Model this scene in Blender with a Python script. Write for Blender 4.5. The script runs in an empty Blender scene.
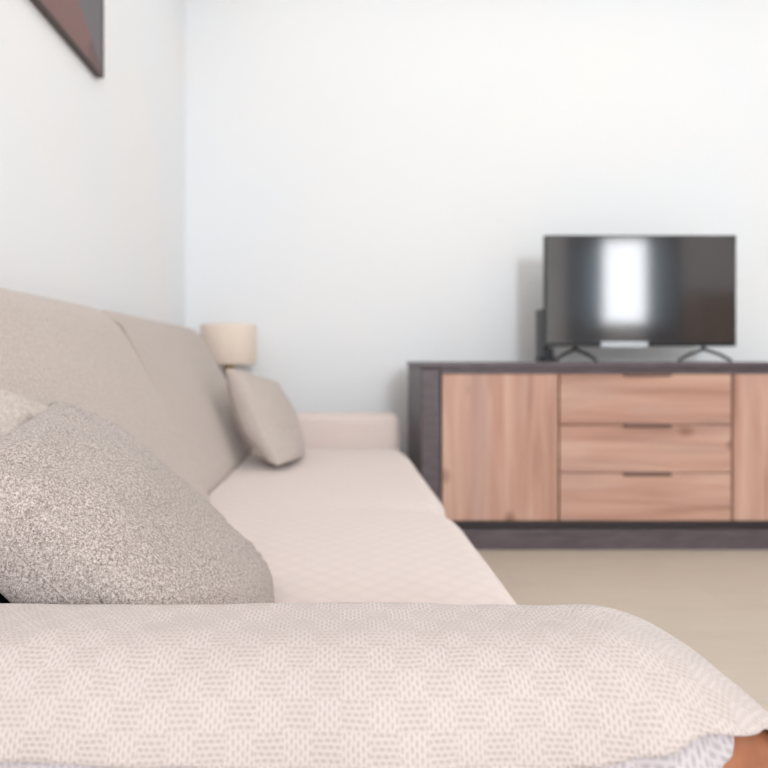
import bpy, bmesh, math, random
from mathutils import Vector, Euler, noise, Matrix
random.seed(3)
SC = bpy.context.scene
COL = SC.collection
PI = math.pi

# ------------------------------------------------------------------ helpers
def link_mesh(name, bm, mat=None, parent=None, smooth=True, auto=None):
    me = bpy.data.meshes.new(name)
    bmesh.ops.recalc_face_normals(bm, faces=bm.faces[:])
    bm.to_mesh(me); bm.free()
    if smooth:
        for p in me.polygons: p.use_smooth = True
        if auto is not None:
            me.set_sharp_from_angle(angle=math.radians(auto))
    o = bpy.data.objects.new(name, me); COL.objects.link(o)
    if mat: me.materials.append(mat)
    if parent:
        o.parent = parent
        o.location = -parent.location
    return o

def tag(o, label=None, cat=None, group=None, kind=None):
    if label: o['label'] = label
    if cat: o['category'] = cat
    if group: o['group'] = group
    if kind: o['kind'] = kind
    return o

def empty(name, loc, label, cat, group=None):
    o = bpy.data.objects.new(name, None); COL.objects.link(o)
    o.location = loc; o.empty_display_size = .05
    return tag(o, label, cat, group)

def box(bm, x0, x1, y0, y1, z0, z1, bev=0.0, seg=2):
    r = bmesh.ops.create_cube(bm, size=1.0)
    vs = r['verts']
    for v in vs:
        v.co = Vector(((x0+x1)/2 + v.co.x*(x1-x0), (y0+y1)/2 + v.co.y*(y1-y0), (z0+z1)/2 + v.co.z*(z1-z0)))
    if bev > 0:
        es = list({e for v in vs for e in v.link_edges})
        bmesh.ops.bevel(bm, geom=es, offset=bev, segments=seg, profile=.5, affect='EDGES')
    return bm

def mbox(name, x0, x1, y0, y1, z0, z1, mat, parent=None, bev=.002, seg=2):
    return link_mesh(name, box(bmesh.new(), x0, x1, y0, y1, z0, z1, bev, seg), mat, parent, bev >= .012)

def tube(bm, pts, radii, seg=16, cap=True):
    rings = []
    for i, p in enumerate(pts):
        p = Vector(p)
        a = Vector(pts[max(i-1, 0)]); b = Vector(pts[min(i+1, len(pts)-1)])
        d = (b-a).normalized()
        ref = Vector((0, 0, 1)) if abs(d.z) < .9 else Vector((1, 0, 0))
        s = d.cross(ref).normalized(); t = d.cross(s).normalized()
        r = radii[i] if isinstance(radii, (list, tuple)) else radii
        rings.append([bm.verts.new(p + (s*math.cos(k*2*PI/seg) + t*math.sin(k*2*PI/seg))*r) for k in range(seg)])
    for A, B in zip(rings, rings[1:]):
        for k in range(seg):
            bm.faces.new((A[k], A[(k+1) % seg], B[(k+1) % seg], B[k]))
    if cap:
        bm.faces.new(rings[0]); bm.faces.new(rings[-1])
    return bm

def lathe(bm, prof, cx, cy, seg=40):
    rings = []
    for r, z in prof:
        rings.append([bm.verts.new((cx + r*math.cos(k*2*PI/seg), cy + r*math.sin(k*2*PI/seg), z)) for k in range(seg)])
    for A, B in zip(rings, rings[1:]):
        for k in range(seg):
            bm.faces.new((A[k], A[(k+1) % seg], B[(k+1) % seg], B[k]))
    return bm

def grid(name, fn, nu, nv, mat, parent=None, uvfn=None, thick=0.0):
    """surface from fn(i/nu, j/nv) -> xyz, with a UV map in metres"""
    bm = bmesh.new(); uvl = bm.loops.layers.uv.new('UVMap')
    vs = [[bm.verts.new(fn(i/nu, j/nv)) for j in range(nv+1)] for i in range(nu+1)]
    for i in range(nu):
        for j in range(nv):
            f = bm.faces.new((vs[i][j], vs[i+1][j], vs[i+1][j+1], vs[i][j+1]))
            if uvfn:
                for l, (a, b) in zip(f.loops, ((i, j), (i+1, j), (i+1, j+1), (i, j+1))):
                    l[uvl].uv = uvfn(a/nu, b/nv)
    o = link_mesh(name, bm, mat, parent)
    if thick:
        m = o.modifiers.new('thickness', 'SOLIDIFY'); m.thickness = thick; m.offset = 0
    return o

# ------------------------------------------------------------------ materials
class N:
    def __init__(self, name, rough=.6, spec=.5):
        self.m = bpy.data.materials.new(name); self.m.use_nodes = True
        self.t = self.m.node_tree; self.b = self.t.nodes['Principled BSDF']
        self.b.inputs['Roughness'].default_value = rough
        self.b.inputs['Specular IOR Level'].default_value = spec
    def n(self, typ, **kw):
        x = self.t.nodes.new(typ)
        for k, v in kw.items():
            if hasattr(x, k): setattr(x, k, v)
        return x
    def l(self, a, b): self.t.links.new(a, b)
    def val(self, sock, v):
        if hasattr(v, 'links'): self.l(v, sock)
        elif v is not None: sock.default_value = v
    def math(self, op, a, b=None, c=None):
        x = self.n('ShaderNodeMath', operation=op)
        self.val(x.inputs[0], a); self.val(x.inputs[1], b)
        if c is not None: self.val(x.inputs[2], c)
        return x.outputs[0]
    def coord(self, which='Object', scale=(1, 1, 1), rot=(0, 0, 0)):
        tc = self.n('ShaderNodeTexCoord'); mp = self.n('ShaderNodeMapping')
        mp.inputs['Scale'].default_value = scale; mp.inputs['Rotation'].default_value = rot
        self.l(tc.outputs[which], mp.inputs['Vector']); return mp.outputs[0]
    def noise(self, vec, scale, detail=3, rough=.5, dist=0):
        x = self.n('ShaderNodeTexNoise'); x.inputs['Scale'].default_value = scale
        x.inputs['Detail'].default_value = detail; x.inputs['Roughness'].default_value = rough
        x.inputs['Distortion'].default_value = dist
        self.l(vec, x.inputs['Vector']); return x.outputs[0]
    def ramp(self, fac, stops):
        x = self.n('ShaderNodeValToRGB'); e = x.color_ramp.elements
        while len(e) < len(stops): e.new(.5)
        for s, (p, c) in zip(e, stops):
            s.position = p; s.color = c
        self.l(fac, x.inputs[0]); return x.outputs[0]
    def mix(self, fac, a, b, mode='MIX'):
        x = self.n('ShaderNodeMix', data_type='RGBA', blend_type=mode)
        self.val(x.inputs[0], fac); self.val(x.inputs[6], a); self.val(x.inputs[7], b)
        return x.outputs[2]
    def color(self, v): self.val(self.b.inputs['Base Color'], v)
    def bump(self, h, strength=.3, dist=.001, prev=None):
        x = self.n('ShaderNodeBump'); x.inputs['Strength'].default_value = strength
        x.inputs['Distance'].default_value = dist
        self.l(h, x.inputs['Height'])
        if prev: self.l(prev, x.inputs['Normal'])
        self.l(x.outputs[0], self.b.inputs['Normal']); return x.outputs[0]

def lin(r, g, b):
    f = lambda c: (c/255/12.92) if c/255 <= .04045 else ((c/255+.055)/1.055)**2.4
    return (f(r), f(g), f(b), 1)

def plain(name, c, rough=.6, spec=.5, metal=0):
    k = N(name, rough, spec); k.color(c); k.b.inputs['Metallic'].default_value = metal
    v = k.coord(); nz = k.noise(v, 60, 2)
    k.bump(nz, .05, .0005)
    return k.m

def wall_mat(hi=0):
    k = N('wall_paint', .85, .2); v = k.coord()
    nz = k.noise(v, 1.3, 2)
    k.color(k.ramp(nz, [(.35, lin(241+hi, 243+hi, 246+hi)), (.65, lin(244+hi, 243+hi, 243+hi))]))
    k.bump(k.noise(v, 220, 3), .06, .0006); return k.m

def floor_mat():
    k = N('floor_planks', .45, .35); v = k.coord()
    br = k.n('ShaderNodeTexBrick'); k.l(v, br.inputs['Vector'])
    br.inputs['Scale'].default_value = 1.0
    br.inputs['Brick Width'].default_value = 1.3; br.inputs['Row Height'].default_value = .19
    br.inputs['Mortar Size'].default_value = .0015; br.inputs['Mortar Smooth'].default_value = .4
    br.inputs['Color1'].default_value = lin(208, 196, 182); br.inputs['Color2'].default_value = lin(203, 190, 175)
    br.inputs['Mortar'].default_value = lin(184, 170, 154)
    g = k.noise(k.coord(scale=(1.2, 14, 1)), 4, 5, .6)
    k.color(k.mix(.25, br.outputs[0], k.ramp(g, [(.3, lin(188, 175, 159)), (.7, lin(220, 208, 195))])))
    return k.m

def wood_mat(name, vertical):
    k = N(name, .5, .3)
    sc = (9, 3, .7) if vertical else (.7, 3, 9)
    v = k.coord(scale=sc)
    fine = k.noise(k.coord(scale=(60, 10, 1.5) if vertical else (1.5, 10, 60)), 2, 4, .6)
    big = k.noise(v, 1.6, 4, .55, .6)
    c = k.ramp(big, [(.26, lin(160, 120, 104)), (.42, lin(192, 148, 129)), (.56, lin(206, 165, 146)), (.72, lin(218, 181, 163))])
    grey = k.noise(k.coord(scale=(7, 2, .9) if vertical else (1.2, 2, 7)), 1.3, 3, .5)
    c = k.mix(k.ramp(grey, [(.5, (0, 0, 0, 1)), (.72, (.65, .65, .65, 1))]), c, lin(184, 154, 146))
    c = k.mix(k.math('MULTIPLY', fine, .3), c, lin(172, 130, 114))
    # knots
    vo = k.n('ShaderNodeTexVoronoi'); vo.inputs['Scale'].default_value = 1.0
    k.l(k.coord(scale=(5, 1, 3.2) if vertical else (3.2, 1, 5)), vo.inputs['Vector'])
    kn = k.ramp(vo.outputs['Distance'], [(.05, (.75, .75, .75, 1)), (.16, (0, 0, 0, 1))])
    c = k.mix(kn, c, lin(120, 82, 66))
    k.color(c); k.bump(fine, .15, .001); return k.m

def dark_wood():
    k = N('dark_stained_wood', .42, .4)
    g = k.noise(k.coord(scale=(4, 20, 20)), 3, 4, .6)
    k.color(k.ramp(g, [(.3, lin(78, 68, 73)), (.7, lin(104, 93, 97))])); k.bump(g, .1, .0005); return k.m

def throw_mat(name, base, gap, cell=.0225, n=5.0, bump=.6, depth=.75):
    k = N(name, .9, .1)
    k.b.inputs['Sheen Weight'].default_value = .25
    tc = k.n('ShaderNodeTexCoord')
    vec = tc.outputs['UV']
    # slight irregularity of the cloth
    nzc = k.n('ShaderNodeTexNoise'); nzc.inputs['Scale'].default_value = 45; nzc.inputs['Detail'].default_value = 2
    k.l(vec, nzc.inputs['Vector'])
    off = k.n('ShaderNodeVectorMath', operation='SUBTRACT'); k.l(nzc.outputs['Color'], off.inputs[0]); off.inputs[1].default_value = (.5, .5, .5)
    sc = k.n('ShaderNodeVectorMath', operation='SCALE'); k.l(off.outputs[0], sc.inputs[0]); sc.inputs['Scale'].default_value = .0035
    ad = k.n('ShaderNodeVectorMath', operation='ADD'); k.l(vec, ad.inputs[0]); k.l(sc.outputs[0], ad.inputs[1])
    sp = k.n('ShaderNodeSeparateXYZ'); k.l(ad.outputs[0], sp.inputs[0])
    x = k.math('DIVIDE', sp.outputs[0], cell); y = k.math('DIVIDE', sp.outputs[1], cell)
    par = k.math('FLOORED_MODULO', k.math('ADD', k.math('FLOOR', x), k.math('FLOOR', y)), 2.0)
    def holes(a, b, na, nb):
        # columns of slots, every second column shifted by half a slot
        ca = k.math('FLOOR', k.math('MULTIPLY', a, na))
        sh = k.math('MULTIPLY', k.math('FLOORED_MODULO', ca, 2.0), .5)
        fa = k.math('FRACT', k.math('MULTIPLY', a, na))
        fb = k.math('FRACT', k.math('ADD', k.math('MULTIPLY', b, nb), sh))
        wa = k.math('SINE', k.math('MULTIPLY', fa, PI)); wb = k.math('SINE', k.math('MULTIPLY', fb, PI))
        return k.math('MULTIPLY', k.math('POWER', wa, 1.6), k.math('POWER', wb, 1.0))
    h1 = holes(x, y, n+1, n*.6); h2 = holes(y, x, n, n*.8)
    mx = k.n('ShaderNodeMix', data_type='FLOAT'); k.l(par, mx.inputs[0]); k.l(h1, mx.inputs[2]); k.l(h2, mx.inputs[3])
    h = mx.outputs[0]
    big = k.noise(tc.outputs['UV'], 6, 3)
    basec = k.ramp(big, [(.3, base), (.75, tuple(c*.94 for c in base[:3])+(1,))])
    tint = k.mix(k.math('MULTIPLY', par, .15), basec, gap)
    k.color(k.mix(k.math('MULTIPLY', h, depth), tint, gap))
    k.bump(k.math('SUBTRACT', 1.0, h), bump, .0012); return k.m

def seat_mat():
    k = N('quilted_seat_cover', .9, .1); k.b.inputs['Sheen Weight'].default_value = .2
    tc = k.n('ShaderNodeTexCoord'); sp = k.n('ShaderNodeSeparateXYZ'); k.l(tc.outputs['UV'], sp.inputs[0])
    a = k.math('ADD', sp.outputs[0], sp.outputs[1]); b = k.math('SUBTRACT', sp.outputs[0], sp.outputs[1])
    s = k.math('MULTIPLY', k.math('ABSOLUTE', k.math('SINE', k.math('MULTIPLY', a, 60))), k.math('ABSOLUTE', k.math('SINE', k.math('MULTIPLY', b, 60))))
    q = k.math('POWER', s, .4)
    k.color(k.mix(q, lin(220, 204, 198), lin(226, 211, 205)))
    b1 = k.bump(q, .2, .002); k.bump(k.noise(tc.outputs['UV'], 350, 2), .2, .0006, b1); return k.m

def heather_mat(name, cols, scale=900, bump=.5, stretch=(1, 1, 1), coarse=.35):
    k = N(name, .95, .1); k.b.inputs['Sheen Weight'].default_value = .15
    v = k.coord(scale=stretch)
    n1 = k.noise(v, scale, 3, .75); n2 = k.noise(v, scale*.33, 2, .6)
    m = k.math('ADD', k.math('MULTIPLY', n1, 1-coarse), k.math('MULTIPLY', n2, coarse))
    k.color(k.ramp(m, [(.38, cols[0]), (.50, cols[1]), (.60, cols[2])]))
    k.bump(m, bump, .0012); return k.m

def art_mat():
    k = N('canvas_print', .6, .3)
    tc = k.n('ShaderNodeTexCoord'); sp = k.n('ShaderNodeSeparateXYZ'); k.l(tc.outputs['Object'], sp.inputs[0])
    # leaning grey band at the far edge, dusky brown triangles elsewhere
    d = k.math('ADD', sp.outputs[1], k.math('MULTIPLY', sp.outputs[2], 1.64))
    g = k.math('GREATER_THAN', d, 5.058)
    vo = k.n('ShaderNodeTexVoronoi'); vo.inputs['Scale'].default_value = 3.2; k.l(k.coord(scale=(0, 1, 1)), vo.inputs['Vector'])
    c = k.ramp(vo.outputs['Color'], [(.2, lin(116, 94, 94)), (.45, lin(142, 108, 104)), (.62, lin(126, 102, 102)), (.8, lin(160, 114, 100))])
    k.color(k.mix(g, c, lin(118, 114, 118))); return k.m

M = dict(
    wall=wall_mat(), floor=floor_mat(),
    ceil=plain('ceiling_paint', lin(242, 242, 240), .9, .2),
    white=plain('white_trim', lin(240, 240, 238), .4, .5),
    door_wood=wood_mat('oak_vertical', True), drawer_wood=wood_mat('oak_horizontal', False),
    dark=dark_wood(),
    pull=plain('brown_pull', lin(112, 84, 74), .6),
    gapwood=plain('gap_wood', lin(128, 92, 78), .6),
    frame=plain('grey_brown_frame', lin(92, 82, 80), .6),
    recess=plain('dark_recess', lin(52, 44, 44), .6),
    leather=None,
    throw=throw_mat('waffle_throw', lin(211, 197, 193), lin(172, 156, 148)),
    under=throw_mat('striped_under_cover', lin(204, 194, 196), lin(158, 146, 148), .03, 4),
    seat=seat_mat(),
    pillow=heather_mat('heather_grey', (lin(92, 80, 74), lin(178, 164, 157), lin(226, 214, 210)), 980, .8, coarse=.3),
    pillow2=heather_mat('oatmeal', (lin(170, 157, 149), lin(192, 180, 172), lin(205, 193, 186)), 500, .3),
    back=heather_mat('taupe_back', (lin(172, 159, 150), lin(194, 181, 173), lin(206, 194, 187)), 600, .3),
    black=plain('black_plastic', lin(30, 30, 33), .35),
    seam_shade=plain('seam_shade_brown', lin(164, 149, 138), .9, .1),
    shade_black=plain('gap_shade_black', lin(16, 14, 14), .9, .1),
    brass=plain('brass', lin(176, 140, 82), .35, .5, .8),
    shade=plain('linen_shade', lin(238, 221, 206), .9, .1),
    curtain=plain('grey_curtain', lin(126, 136, 142), .9, .1),
    brown=plain('brown_cabinet', lin(140, 112, 92), .5),
    chin_pale=plain('pale_strip', lin(205, 210, 214), .4),
    art=art_mat(),
)
k = N('sheer_blue_curtain', .9, .1); k.color(lin(120, 134, 142))
tr = k.n('ShaderNodeBsdfTranslucent'); tr.inputs[0].default_value = lin(128, 158, 170)
mxs = k.n('ShaderNodeMixShader'); mxs.inputs[0].default_value = .6
k.l(k.b.outputs[0], mxs.inputs[1]); k.l(tr.outputs[0], mxs.inputs[2])
k.l(mxs.outputs[0], k.t.nodes['Material Output'].inputs[0]); M['curtain'] = k.m
k = N('tan_leather', .42, .5); v = k.coord()
k.color(k.ramp(k.noise(v, 30, 3), [(.3, lin(140, 84, 56)), (.7, lin(168, 106, 74))]))
k.bump(k.noise(v, 420, 3), .25, .001); M['leather'] = k.m
k = N('tv_glass', .085, .5); k.color(lin(62, 57, 57)); k.b.inputs['IOR'].default_value = 2.3
k.bump(k.noise(k.coord(), 3, 1), .01, .001); M['screen'] = k.m

# ------------------------------------------------------------------ the room
XL, XR, YB, YF, H = -.80, 6.4, 3.42, -3.5, 2.95
def st(o, **kw):
    o['kind'] = 'structure'; return o
st(mbox('floor', XL-.1, XR+.1, YF-.1, YB+.1, -.1, 0, M['floor'], bev=0))
st(mbox('ceiling', XL-.1, XR+.1, YF-.1, YB+.1, H, H+.1, M['ceil'], bev=0))
st(mbox('wall_left', XL-.1, XL, YF-.1, YB+.1, 0, H, wall_mat(7), bev=0))  # light on this wall is put into a paler paint colour
st(mbox('wall_right', XR, XR+.1, YF-.1, YB+.1, 0, H, M['wall'], bev=0))
st(mbox('wall_back', XL, XR, YB, YB+.1, 0, H, M['wall'], bev=0))
# front wall (behind the camera) with two window openings
W1 = (.1, 2.5, .85, 2.6); W2 = (3.55, 5.0, 1.31, 2.62)
bm = bmesh.new()
box(bm, XL, W1[0], YF-.1, YF, 0, H); box(bm, W1[1], W2[0], YF-.1, YF, 0, H); box(bm, W2[1], XR, YF-.1, YF, 0, H)
for w in (W1, W2):
    box(bm, w[0], w[1], YF-.1, YF, 0, w[2]); box(bm, w[0], w[1], YF-.1, YF, w[3], H)
st(link_mesh('wall_front', bm, M['wall'], smooth=False))
def glow(name, c, s):
    m = bpy.data.materials.new(name); m.use_nodes = True; t = m.node_tree; t.nodes.clear()
    e = t.nodes.new('ShaderNodeEmission'); e.inputs[0].default_value = c; e.inputs[1].default_value = s
    o = t.nodes.new('ShaderNodeOutputMaterial'); t.links.new(e.outputs[0], o.inputs[0]); return m
for i, w in enumerate((W1, W2)):
    e = empty('window_%d' % (i+1), ((w[0]+w[1])/2, YF, w[2]), None, None); e['kind'] = 'structure'
    mbox('pane', w[0]+.03, w[1]-.03, YF-.075, YF-.065, w[2]+.03, w[3]-.03, glow('overcast_daylight_%d' % i, (.93, .96, 1, 1), (2.2, 7)[i]), e, bev=0)
    bm = bmesh.new()
    box(bm, w[0], w[0]+.04, YF-.09, YF-.02, w[2], w[3]); box(bm, w[1]-.04, w[1], YF-.09, YF-.02, w[2], w[3])
    box(bm, w[0]+.04, w[1]-.04, YF-.09, YF-.02, w[2], w[2]+.04); box(bm, w[0]+.04, w[1]-.04, YF-.09, YF-.02, w[3]-.04, w[3])
    link_mesh('window_frame', bm, M['white'], e, smooth=False)
st(mbox('baseboard_back', XL, XR, YB-.012, YB, 0, .08, M['white']))
st(mbox('baseboard_left', XL, XL+.012, YF, YB-.012, 0, .08, M['white']))
# curtains beside the bright window (mirrored in the television)
for nm, x0, x1, lb in (('c', 3.42, 3.95, 'grey curtain hanging left of the narrow bright window'),
                       ('d', 4.58, 5.1, 'grey curtain hanging right of the narrow bright window')):
    def cf(a, b, x0=x0, x1=x1):
        return (x0 + (x1-x0)*a, YF+.07+.022*math.sin(a*9*PI), .06+2.7*b)
    o = grid('curtain', cf, 70, 4, M['curtain'], thick=.003)
    tag(o, lb, 'curtain', 'curtains by the narrow window')
t = empty('wardrobe', (5.7, -3.2, 0), 'tall brown wardrobe seen dimly mirrored at the right of the television screen', 'wardrobe')
mbox('carcass', 5.12, 6.3, -3.47, -3.0, .0, 1.75, M['brown'], t)
for x0 in (5.13, 5.72):
    d = mbox('door', x0, x0+.575, -2.998, -2.98, .05, 1.72, M['brown'], t)
    h = mbox('handle', x0+(.52 if x0 < 5.5 else .04), x0+(.535 if x0 < 5.5 else .055), -2.979, -2.96, .9, 1.05, M['brass'])
    h.parent = d; h.location = (0, 0, 0)

# ------------------------------------------------------------------ sideboard
sb = empty('sideboard', (1.325, 2.97, 0), 'long wooden sideboard with reddish doors and drawers in a dark frame against the back wall', 'sideboard')
F, B = 2.72, 3.22
mbox('top', .362, 2.292, F, B, .775, .80, M['dark'], sb, .003)
mbox('side_panel', .366, .452, F+.012, B, .0, .775, M['dark'], sb, .008)
mbox('side_panel', 2.204, 2.290, F+.012, B, .0, .775, M['dark'], sb, .008)
mbox('top_rail', .452, 2.204, F+.014, F+.05, .750, .775, M['dark'], sb)
mbox('bottom_rail', .452, 2.204, F+.03, F+.06, .085, .118, M['recess'], sb)  # dark colour carries the shade of the gap above the plinth
mbox('plinth', .452, 2.204, F+.004, F+.10, .0, .085, M['dark'], sb, .004)
mbox('back_panel', .452, 2.204, B-.012, B-.002, .0, .775, M['recess'], sb)
mbox('inner_carcass', .455, 2.202, F+.045, B-.02, .1, .765, M['gapwood'], sb)
def front(name, x0, x1, z0, z1, mat):
    return mbox(name, x0, x1, F+.018, F+.040, z0, z1, mat, sb, .0025)
front('door', .459, .954, .121, .749, M['door_wood'])
front('door', 1.704, 2.199, .121, .749, M['door_wood'])
for z0, z1 in ((.534, .749), (.328, .530), (.121, .324)):
    d = front('drawer', .962, 1.696, z0, z1, M['drawer_wood'])
    h = mbox('handle', 1.232, 1.436, F+.006, F+.020, z1-.010, z1+.006, M['pull'], None, .004)
    h.parent = d; h.location = (0, 0, 0)

# ------------------------------------------------------------------ television
tv = empty('television', (1.432, 3.0, .80), 'black flat screen television on two forked feet, mirroring a bright window', 'television')
X0, X1, Z0, Z1 = .984, 1.882, .872, 1.394
mbox('casing', X0, X1, 3.0, 3.028, Z0, Z1, M['black'], tv, .004)
mbox('rear_housing', X0+.15, X1-.15, 3.0285, 3.065, Z0+.03, Z1-.14, M['black'], tv, .012)
mbox('screen', X0+.007, X1-.007, 2.9975, 3.0005, Z0+.018, Z1-.007, M['screen'], tv, 0)
mbox('chin_strip', 1.245, 1.462, 2.991, 2.9972, Z0-.004, Z0+.022, M['chin_pale'], tv, .001)  # thin pale strip across the middle of the lower edge
tv.children[-1]['label'] = 'pale strip on the lower edge of the screen'
for xf in (1.13, 1.735):
    bm = bmesh.new()
    tube(bm, [(xf, 3.013, Z0+.01), (xf, 3.012, Z0-.02)], .009, 10)
    for sgn in (-1, 1):
        tube(bm, [(xf, 3.012, Z0-.012), (xf+.03*(-sgn), 3.012+sgn*.07, .835), (xf+.045*(-sgn), 3.012+sgn*.135, .8065)], [.008, .007, .0065], 10)
    link_mesh('foot', bm, M['black'], tv)

# router left of the television
rt = empty('router', (1.03, 3.12, .80), 'small black upright router standing at the left edge of the television', 'router')
mbox('body', .992, 1.022, 3.06, 3.17, .812, 1.055, M['black'], rt, .008, 3)
mbox('base', .985, 1.062, 3.075, 3.165, .801, .826, M['black'], rt, .008, 3)
mbox('adapter', 1.028, 1.058, 3.09, 3.15, .8265, .868, M['black'], rt, .006, 3)

# ------------------------------------------------------------------ picture
pc = empty('picture', (XL+.001, 1.5, 1.755), 'dark grey and brown canvas print hanging high on the left wall', 'picture')
mbox('canvas', XL+.001, XL+.022, .90, 2.14, 1.757, 2.52, M['art'], pc, .001)
bm = bmesh.new()
for a in ((.896, .90, 1.753, 2.524), (2.14, 2.144, 1.753, 2.524), (.90, 2.14, 1.753, 1.757), (.90, 2.14, 2.52, 2.524)):
    box(bm, XL+.001, XL+.026, a[0], a[1], a[2], a[3])
link_mesh('frame', bm, M['frame'], pc, smooth=False)

# ------------------------------------------------------------------ floor lamp
lp = empty('floor_lamp', (-.535, 3.22, 0), 'floor lamp with beige drum shade and brass stem in the corner behind the sofa', 'lamp')
bm = bmesh.new(); lathe(bm, [(.001, .024), (.11, .02), (.125, .012), (.125, .0), (.001, 0)], -.535, 3.22)
link_mesh('base', bm, M['brass'], lp, auto=40)
link_mesh('pole', tube(bmesh.new(), [(-.535, 3.22, .02), (-.535, 3.22, .84)], .0085, 14), M['brass'], lp, auto=40)
bm = bmesh.new(); lathe(bm, [(.001, .795), (.022, .795), (.026, .765), (.018, .74), (.001, .74)], -.535, 3.22, 20)
link_mesh('socket', bm, M['brass'], lp, auto=40)
bm = bmesh.new(); lathe(bm, [(.136, .985), (.138, .98), (.140, .792), (.138, .788), (.136, .79), (.134, .98), (.136, .985)], -.535, 3.22, 64)
link_mesh('lamp_shade', bm, M['shade'], lp, auto=60)

# ------------------------------------------------------------------ sofa
sofa = empty('sofa', (-.25, 1.8, 0), 'long sofa with taupe back cushions running along the left wall', 'sofa')
TOP = .563
mbox('base', -.775, .262, .53, 3.06, .10, .27, M['leather'], sofa, .02, 3)
mbox('back_frame', -.785, -.705, .53, 3.06, .2705, .90, M['leather'], sofa, .02, 3)
for x in (-.72, .20):
    for y in (.60, 2.98):
        link_mesh('leg', tube(bmesh.new(), [(x, y, .101), (x, y, 0)], [.024, .016], 16), M['dark'], sofa, auto=40)
for y0, y1 in ((.69, 1.675), (1.685, 2.87)):
    mbox('seat_cushion', -.70, .28, y0, y1, .272, .406, M['leather'], sofa, .04, 4)

def drop(x):
    d = max(0, x-.24); return 3.45*d*d if d < .15 else 3.45*.0225+1.035*(d-.15)

def arm(name, x1, y0, y1, top, mat, curved=True, r=.055):
    bm = box(bmesh.new(), -.70, x1, y0, y1, .272, top, 0)
    bmesh.ops.bevel(bm, geom=[e for e in bm.edges], offset=r, segments=6, profile=.5, affect='EDGES')
    bmesh.ops.subdivide_edges(bm, edges=[e for e in bm.edges if abs(e.verts[0].co.x-e.verts[1].co.x) > .3], cuts=30, use_grid_fill=True)
    if curved:
        for v in bm.verts:
            if v.co.z > .4: v.co.z -= drop(v.co.x)
    return link_mesh(name, bm, mat, sofa)
arm('armrest', .47, .503, .655, TOP-.006, M['leather'], r=.068)
arm('armrest', .300, 2.902, 3.07, TOP, M['seat'], curved=False, r=.045)
sofa.children[-1]['label'] = 'far armrest in pale pink cover'
# added black block stands for the shade in the gap between near armrest and backrest
mbox('gap_shade', -.70, -.40, .66, .835, .42, .556, M['shade_black'], sofa, .008)
sofa.children[-1]['label'] = 'black block standing for the shade in the gap beside the near armrest'

def back_cushion(y0, y1, e0=.075, e1=.075, out=0):
    prof = [(-.33, .412), (-.365, .47), (-.415, .56), (-.462, .66), (-.512, .76), (-.558, .85), (-.592, .91), (-.622, .944), (-.655, .957),
            (-.685, .945), (-.702, .91), (-.702, .80), (-.702, .65), (-.702, .50), (-.702, .412), (-.60, .409), (-.50, .408), (-.42, .408)]
    n = len(prof); cx, cz = -.60, .66; ns = 34; 
    bm = bmesh.new(); rings = []
    for i in range(ns+1):
        y = y0 + (y1-y0)*(.5-.5*math.cos(PI*i/ns))
        d = min(y-y0, y1-y); e = e0 if y-y0 < y1-y else e1
        s = 1.0 if d >= e else (1-((e-d)/e)**2.6)**.5*.5+.5
        if d <= 1e-6: s = .5
        row = []
        for j, (x, z) in enumerate(prof):
            t = (y-y0)/(y1-y0)
            bul = .022*math.sin(PI*t)**.6*max(0, math.sin(PI*min(1, max(0, (z-.43)/.48)))) if j <= 8 else 0
            X = cx+(x-cx)*(s*.9+.1 if x > cx else 1); Z = cz+(z-cz)*((s*.35+.65) if z > cz else 1)
            X += bul*.8; Z += bul*.35
            if x > cx: X += (out*(y-y0)/(y1-y0) if out > 0 else out*(1-(y-y0)/(y1-y0)))
            X += .004*noise.noise(Vector((y*5, z*7, 1)))
            row.append(bm.verts.new((X, y, Z)))
        rings.append(row)
    for A, Bq in zip(rings, rings[1:]):
        for j in range(n):
            bm.faces.new((A[j], A[(j+1) % n], Bq[(j+1) % n], Bq[j]))
    bm.faces.new(rings[0]); bm.faces.new(rings[-1])
    if out > 0:
        yy = y1-e1*.4
        k0 = min(range(ns+1), key=lambda i: abs(rings[i][0].co.y-yy))
        loop = [v.co.copy() for v in rings[k0][1:9]]
        bw = bmesh.new(); tube(bw, loop, .0030, 8)  # thin brown cord stands for the shade between the back cushions
        link_mesh('seam_shade', bw, M['seam_shade'], sofa)
    o = link_mesh('back_cushion', bm, M['back'], sofa)
    m = o.modifiers.new('smooth', 'SUBSURF'); m.levels = m.render_levels = 1
    return o
back_cushion(.845, 1.722, .075, .05, .024); back_cushion(1.745, 2.895, .08, .055, -.014)

# pale quilted cover over the seat
YS = 1.69
def seat_fn(a, b):
    y = .665 + (2.898-.665)*b
    d = abs(y-YS)
    front = .311 - .016*math.exp(-(d/.07)**2)*1.4 - .045*max(0, (y-2.62)/.28)**2.2
    L = front+.42; r = .045; s = a*(L+.20)
    dz = .003*math.exp(-(d/.06)**2)*(1+3*max(0, (s-.5)/.2)) + .010*max(0, (y-2.80)/.1)**2
    pd = .004*math.sin(PI*min(1, max(0, (y-.66)/1.0)))
    if s < L-r: x, z = -.42+s, .418
    elif s < L-r+r*PI/2:
        t = (s-(L-r))/r; x, z = front-r+r*math.sin(t), .418-r+r*math.cos(t)
    else: x, z = front+.002*math.sin(y*20), .418-r-(s-(L-r)-r*PI/2)
    w = .003*noise.noise(Vector((x*4, y*3, 0)))+.0015*noise.noise(Vector((x*14, y*9, 3)))
    return (x, y, z-dz*(1 if z > .3 else 0)+pd+w*(1 if x < front-.01 else 0))
o = grid('seat_cover', seat_fn, 90, 150, M['seat'], uvfn=lambda a, b: (a*.92, b*2.23), thick=.003)
tag(o, 'pale pink quilted cover spread over the long sofa seat', 'sofa cover')

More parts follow.
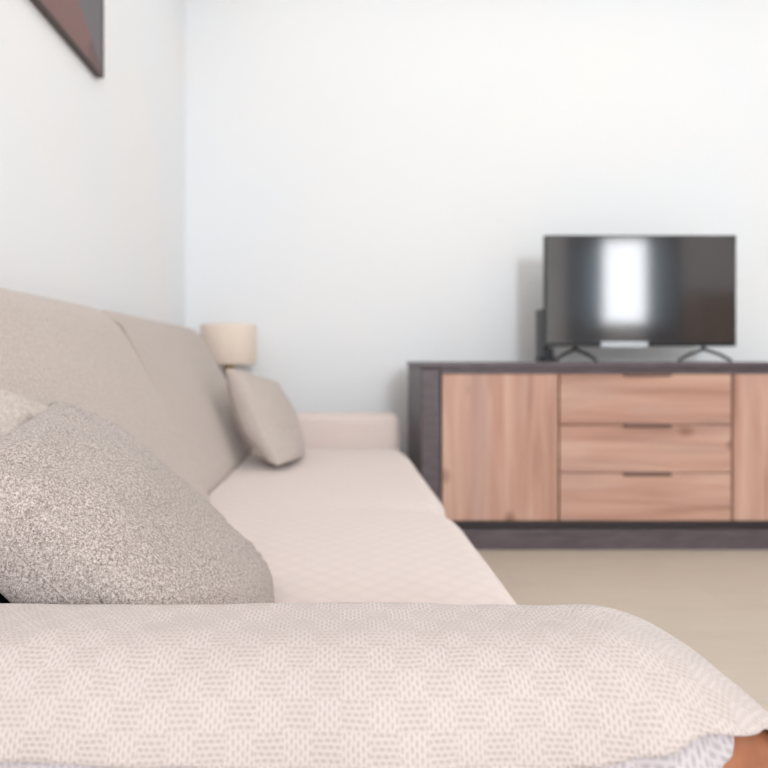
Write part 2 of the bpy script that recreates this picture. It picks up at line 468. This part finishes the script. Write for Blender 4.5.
# ------------------------------------------------------------------ throws on the near armrest
def prof(v, r, yn, yf, top):
    """v runs from far side (0) over the top to the near side; returns y, z"""
    far_drop = .10; rf = .045
    if v < far_drop: return yf, top-rf-(far_drop-v)
    v -= far_drop
    if v < rf*PI/2:
        t = v/rf; return yf-rf+rf*math.cos(t), top-rf+rf*math.sin(t)
    v -= rf*PI/2; flat = (yf-rf)-(yn+r)
    if v < flat: return yf-rf-v, top
    v -= flat
    if v < r*PI/2:
        t = v/r; return yn+r-r*math.sin(t), top-r+r*math.cos(t)
    v -= r*PI/2
    return yn, top-r-v
def cloth(name, off, hem, x0, x1, mat, seed, label, cat, r=.075, wr=.0035):
    top = TOP+off; yn = .497-off; yf = .662+off; r = r+off
    base = .10+.045*PI/2+((yf-.045)-(yn+r))
    def total(x):
        zh = hem(x)                      # height at which the hem hangs
        z = zh+drop(x)
        return base + (math.acos(max(-1, min(1, (z-(top-r))/r)))*r if z > top-r else r*PI/2+(top-r-z))
    def fn(a, b):
        x = x0+(x1-x0)*a
        v = b*total(x)
        y, z = prof(v, r, yn, yf, top)
        z -= drop(x) if z > .4 else 0
        near = max(0, min(1, (v-base)/(r*1.5)))
        n1 = noise.noise(Vector((x*7+seed, v*9, 0))); n2 = noise.noise(Vector((x*18+v*22+seed, v*6-x*6, 5)))
        w = wr*n1*.8+wr*.45*n2
        # soft fold that gathers towards the front corner
        fold = .007*math.exp(-((x-.17-(v-base)*.9)/.028)**2)*near + .006*math.exp(-((x-.27-(v-base)*.5)/.022)**2)*near
        lift = .004*math.sin(x*31+seed)*near + fold
        return (x, y-lift-max(0, w)*near-.0, z+w+.2*lift)
    o = grid(name, fn, 260, 90, mat, uvfn=lambda a, b: (x0+(x1-x0)*a+.4, b*total(x0+(x1-x0)*a)), thick=.0022)
    return tag(o, label, cat)
def lerp_tab(tab):
    def f(x):
        if x <= tab[0][0]: return tab[0][1]
        for (a, b), (c, d) in zip(tab, tab[1:]):
            if x <= c:
                t = (x-a)/(c-a); t = t*t*(3-2*t); return b+(d-b)*t
        return tab[-1][1]
    return f
hem1 = lerp_tab([(-.7, .497), (-.25, .502), (-.14, .501), (.0, .490), (.14, .493), (.197, .50), (.24, .510), (.29, .520), (.346, .511), (.40, .485), (.47, .44)])
cloth('throw', .007, hem1, -.70, .465, M['throw'], 0, 'cream waffle weave throw draped over the near armrest of the sofa', 'throw')
hem2 = lerp_tab([(-.7, .40), (.24, .42), (.27, .44), (.305, .50), (.32, .515)])
cloth('under_cover', .002, hem2, -.695, .325, M['under'], 7, 'whitish striped cover layer peeking out under the cream throw hem', 'sofa cover', wr=.0012)

# ------------------------------------------------------------------ pillows
def pillow(name, q, mat, label, seam, squash=None, wr=.006, seed=0, p=.36, pin=.05):
    s, T = q[6], q[7]; n = 44
    bm = bmesh.new(); top = {}; bot = {}
    for i in range(n+1):
        for j in range(n+1):
            u = -math.cos(PI*i/n); v = -math.cos(PI*j/n)
            u = .35*(-1+2*i/n)+.65*u; v = .35*(-1+2*j/n)+.65*v
            t = max(0, (1-u*u)*(1-v*v))**p*T
            x = u*(1-pin*(1-v*v))*s/2; y = v*(1-pin*(1-u*u))*s/2
            w = noise.noise(Vector((u*2.2+seed, v*2.2, 0)))*wr+noise.noise(Vector((u*7+seed, v*5, 3)))*wr*.35
            edge = min(1, t/T*1.6)
            # puckers that radiate from the corners
            for cu, cv in ((-1, -1), (1, 1), (-1, 1), (1, -1)):
                du, dv = u-cu, v-cv; rr = math.hypot(du, dv)
                w += .006*math.sin(math.atan2(dv, du)*10+cu)*math.exp(-(rr/.5)**2)*edge*2 - .018*math.exp(-(rr/.28)**2)*edge + .004*math.sin(rr*38+cu*2)*math.exp(-(rr/.55)**2)*edge
            e = i in (0, n) or j in (0, n)
            top[i, j] = bm.verts.new((x, y, t+w*edge))
            bot[i, j] = top[i, j] if e else bm.verts.new((x, y, -t+w*edge*.5))
    for i in range(n):
        for j in range(n):
            bm.faces.new((top[i, j], top[i+1, j], top[i+1, j+1], top[i, j+1]))
            try: bm.faces.new((bot[i, j], bot[i, j+1], bot[i+1, j+1], bot[i+1, j]))
            except ValueError: pass
    R = Euler(q[3:6], 'XYZ').to_matrix(); c = Vector(q[:3])
    path = [Vector((u*s/2*(1-pin*(1-v*v)), v*s/2*(1-pin*(1-u*u)), 0)) for (u, v) in
            [(-1+2*k/20, -1) for k in range(20)]+[(1, -1+2*k/20) for k in range(20)]+[(1-2*k/20, 1) for k in range(20)]+[(-1, 1-2*k/20) for k in range(20)]]
    def place(co):
        w = R @ co + c
        if squash: w = squash(w)
        return w
    for v in bm.verts: v.co = place(v.co)
    o = link_mesh(name, bm, mat)
    tag(o, label, 'pillow')
    # piping: a thin cord along the seam, child of the pillow
    bp = bmesh.new(); rings = []
    pts = [place(v) for v in path]; m = len(pts)
    for i in range(m):
        d = (pts[(i+1) % m]-pts[i-1]).normalized(); a = d.cross(R @ Vector((0, 0, 1))).normalized(); b = d.cross(a)
        rings.append([bp.verts.new(pts[i]+(a*math.cos(k*PI/3)+b*math.sin(k*PI/3))*.0016) for k in range(6)])
    for i in range(m):
        A, Bq = rings[i], rings[(i+1) % m]
        for k in range(6): bp.faces.new((A[k], A[(k+1) % 6], Bq[(k+1) % 6], Bq[k]))
    sm = link_mesh('seam', bp, mat); sm.parent = o
    return o

def soft(zmin, ymin=None, ymax=None, back=True):
    def f(w):
        w = w.copy()
        if w.z < zmin+.02: w.z = zmin+.02*math.exp((w.z-zmin-.02)/.05)
        if ymin and w.y < ymin+.02: w.y = ymin+.02*math.exp((w.y-ymin-.02)/.05)
        if ymax and w.y > ymax-.02: w.y = ymax-.02*math.exp(-(w.y-ymax+.02)/.05)
        return w
    return f
sf = soft(.424, .676)
def bulge_right(w):
    w = sf(w)
    if w.z > .66: w.x -= (w.z-.66)*.12; w.z += (w.z-.66)*.02
    f = max(0, min(1, (w.x+.26)/.16)); w.x += (.575-w.z)*.34*f
    return w
pillow('pillow', (-.2882, .8872, .5603, -.1675, -.7666, -2.9349, .4403, .0877), M['pillow'],
       'heathered grey pillow propped behind the near armrest, closest to the viewer', True, bulge_right)
sg = soft(.432, None, 2.893)
def settle(w):
    w = sg(w)
    if w.z < .55: w.x += (.55-w.z)*.35
    if w.x > -.15: w.x = -.15+.03*(1-math.exp(-(w.x+.15)/.03))
    return w
pillow('pillow', (-.2514, 2.4578, .5743, -2.8267, -1.0564, 2.5313, .3991, .0799), M['pillow2'],
       'beige pillow leaning on the back cushion at the far end of the sofa', True, settle, seed=5)
U = Vector((.8, .42, -.43)).normalized(); Nn = Vector((.588, -.554, .553)); Nn = (Nn-U*Nn.dot(U)).normalized(); V = Nn.cross(U)
E3 = Matrix((U, V, Nn)).transposed().to_euler()
pillow('pillow', (-.545, .87, .690, E3.x, E3.y, E3.z, .27, .035), M['pillow2'],
       'light oatmeal pillow half hidden behind the heathered grey pillow at the left edge', True, soft(.424, .70), seed=9)

# ------------------------------------------------------------------ light
def area(name, loc, rot, sx, sy, power, col=(1, 1, 1)):
    l = bpy.data.lights.new(name, 'AREA'); l.shape = 'RECTANGLE'; l.size = sx; l.size_y = sy; l.energy = power; l.color = col
    o = bpy.data.objects.new(name, l); COL.objects.link(o); o.location = loc; o.rotation_euler = rot; return o
area('window_light', (1.2, YF+.03, 2.1), (math.radians(90), 0, 0), .6, 1.0, 105, (.88, .95, 1))
area('ceiling_fill', (1.9, .9, H-.03), (0, 0, 0), 4.8, 4.6, 39, (1, .965, .935))  # added soft fill panel, no real ceiling lamp
w = bpy.data.worlds.new('world'); SC.world = w; w.use_nodes = True
w.node_tree.nodes['Background'].inputs[0].default_value = (.9, .95, 1, 1)
w.node_tree.nodes['Background'].inputs[1].default_value = 1

# ------------------------------------------------------------------ camera
cd = bpy.data.cameras.new('camera'); cam = bpy.data.objects.new('camera', cd); COL.objects.link(cam)
cam.location = (0, 0, .813); cam.rotation_euler = (PI/2, 0, 0)
cd.sensor_width = 36; cd.lens = 30; cd.shift_x = 49/768; cd.shift_y = -25/768; cd.clip_start = .01
cd.dof.use_dof = True; cd.dof.focus_distance = .71; cd.dof.aperture_fstop = 3.6
SC.camera = cam
SC.view_settings.view_transform = 'Standard'; SC.view_settings.look = 'None'
SC.view_settings.exposure = .1; SC.view_settings.gamma = 1
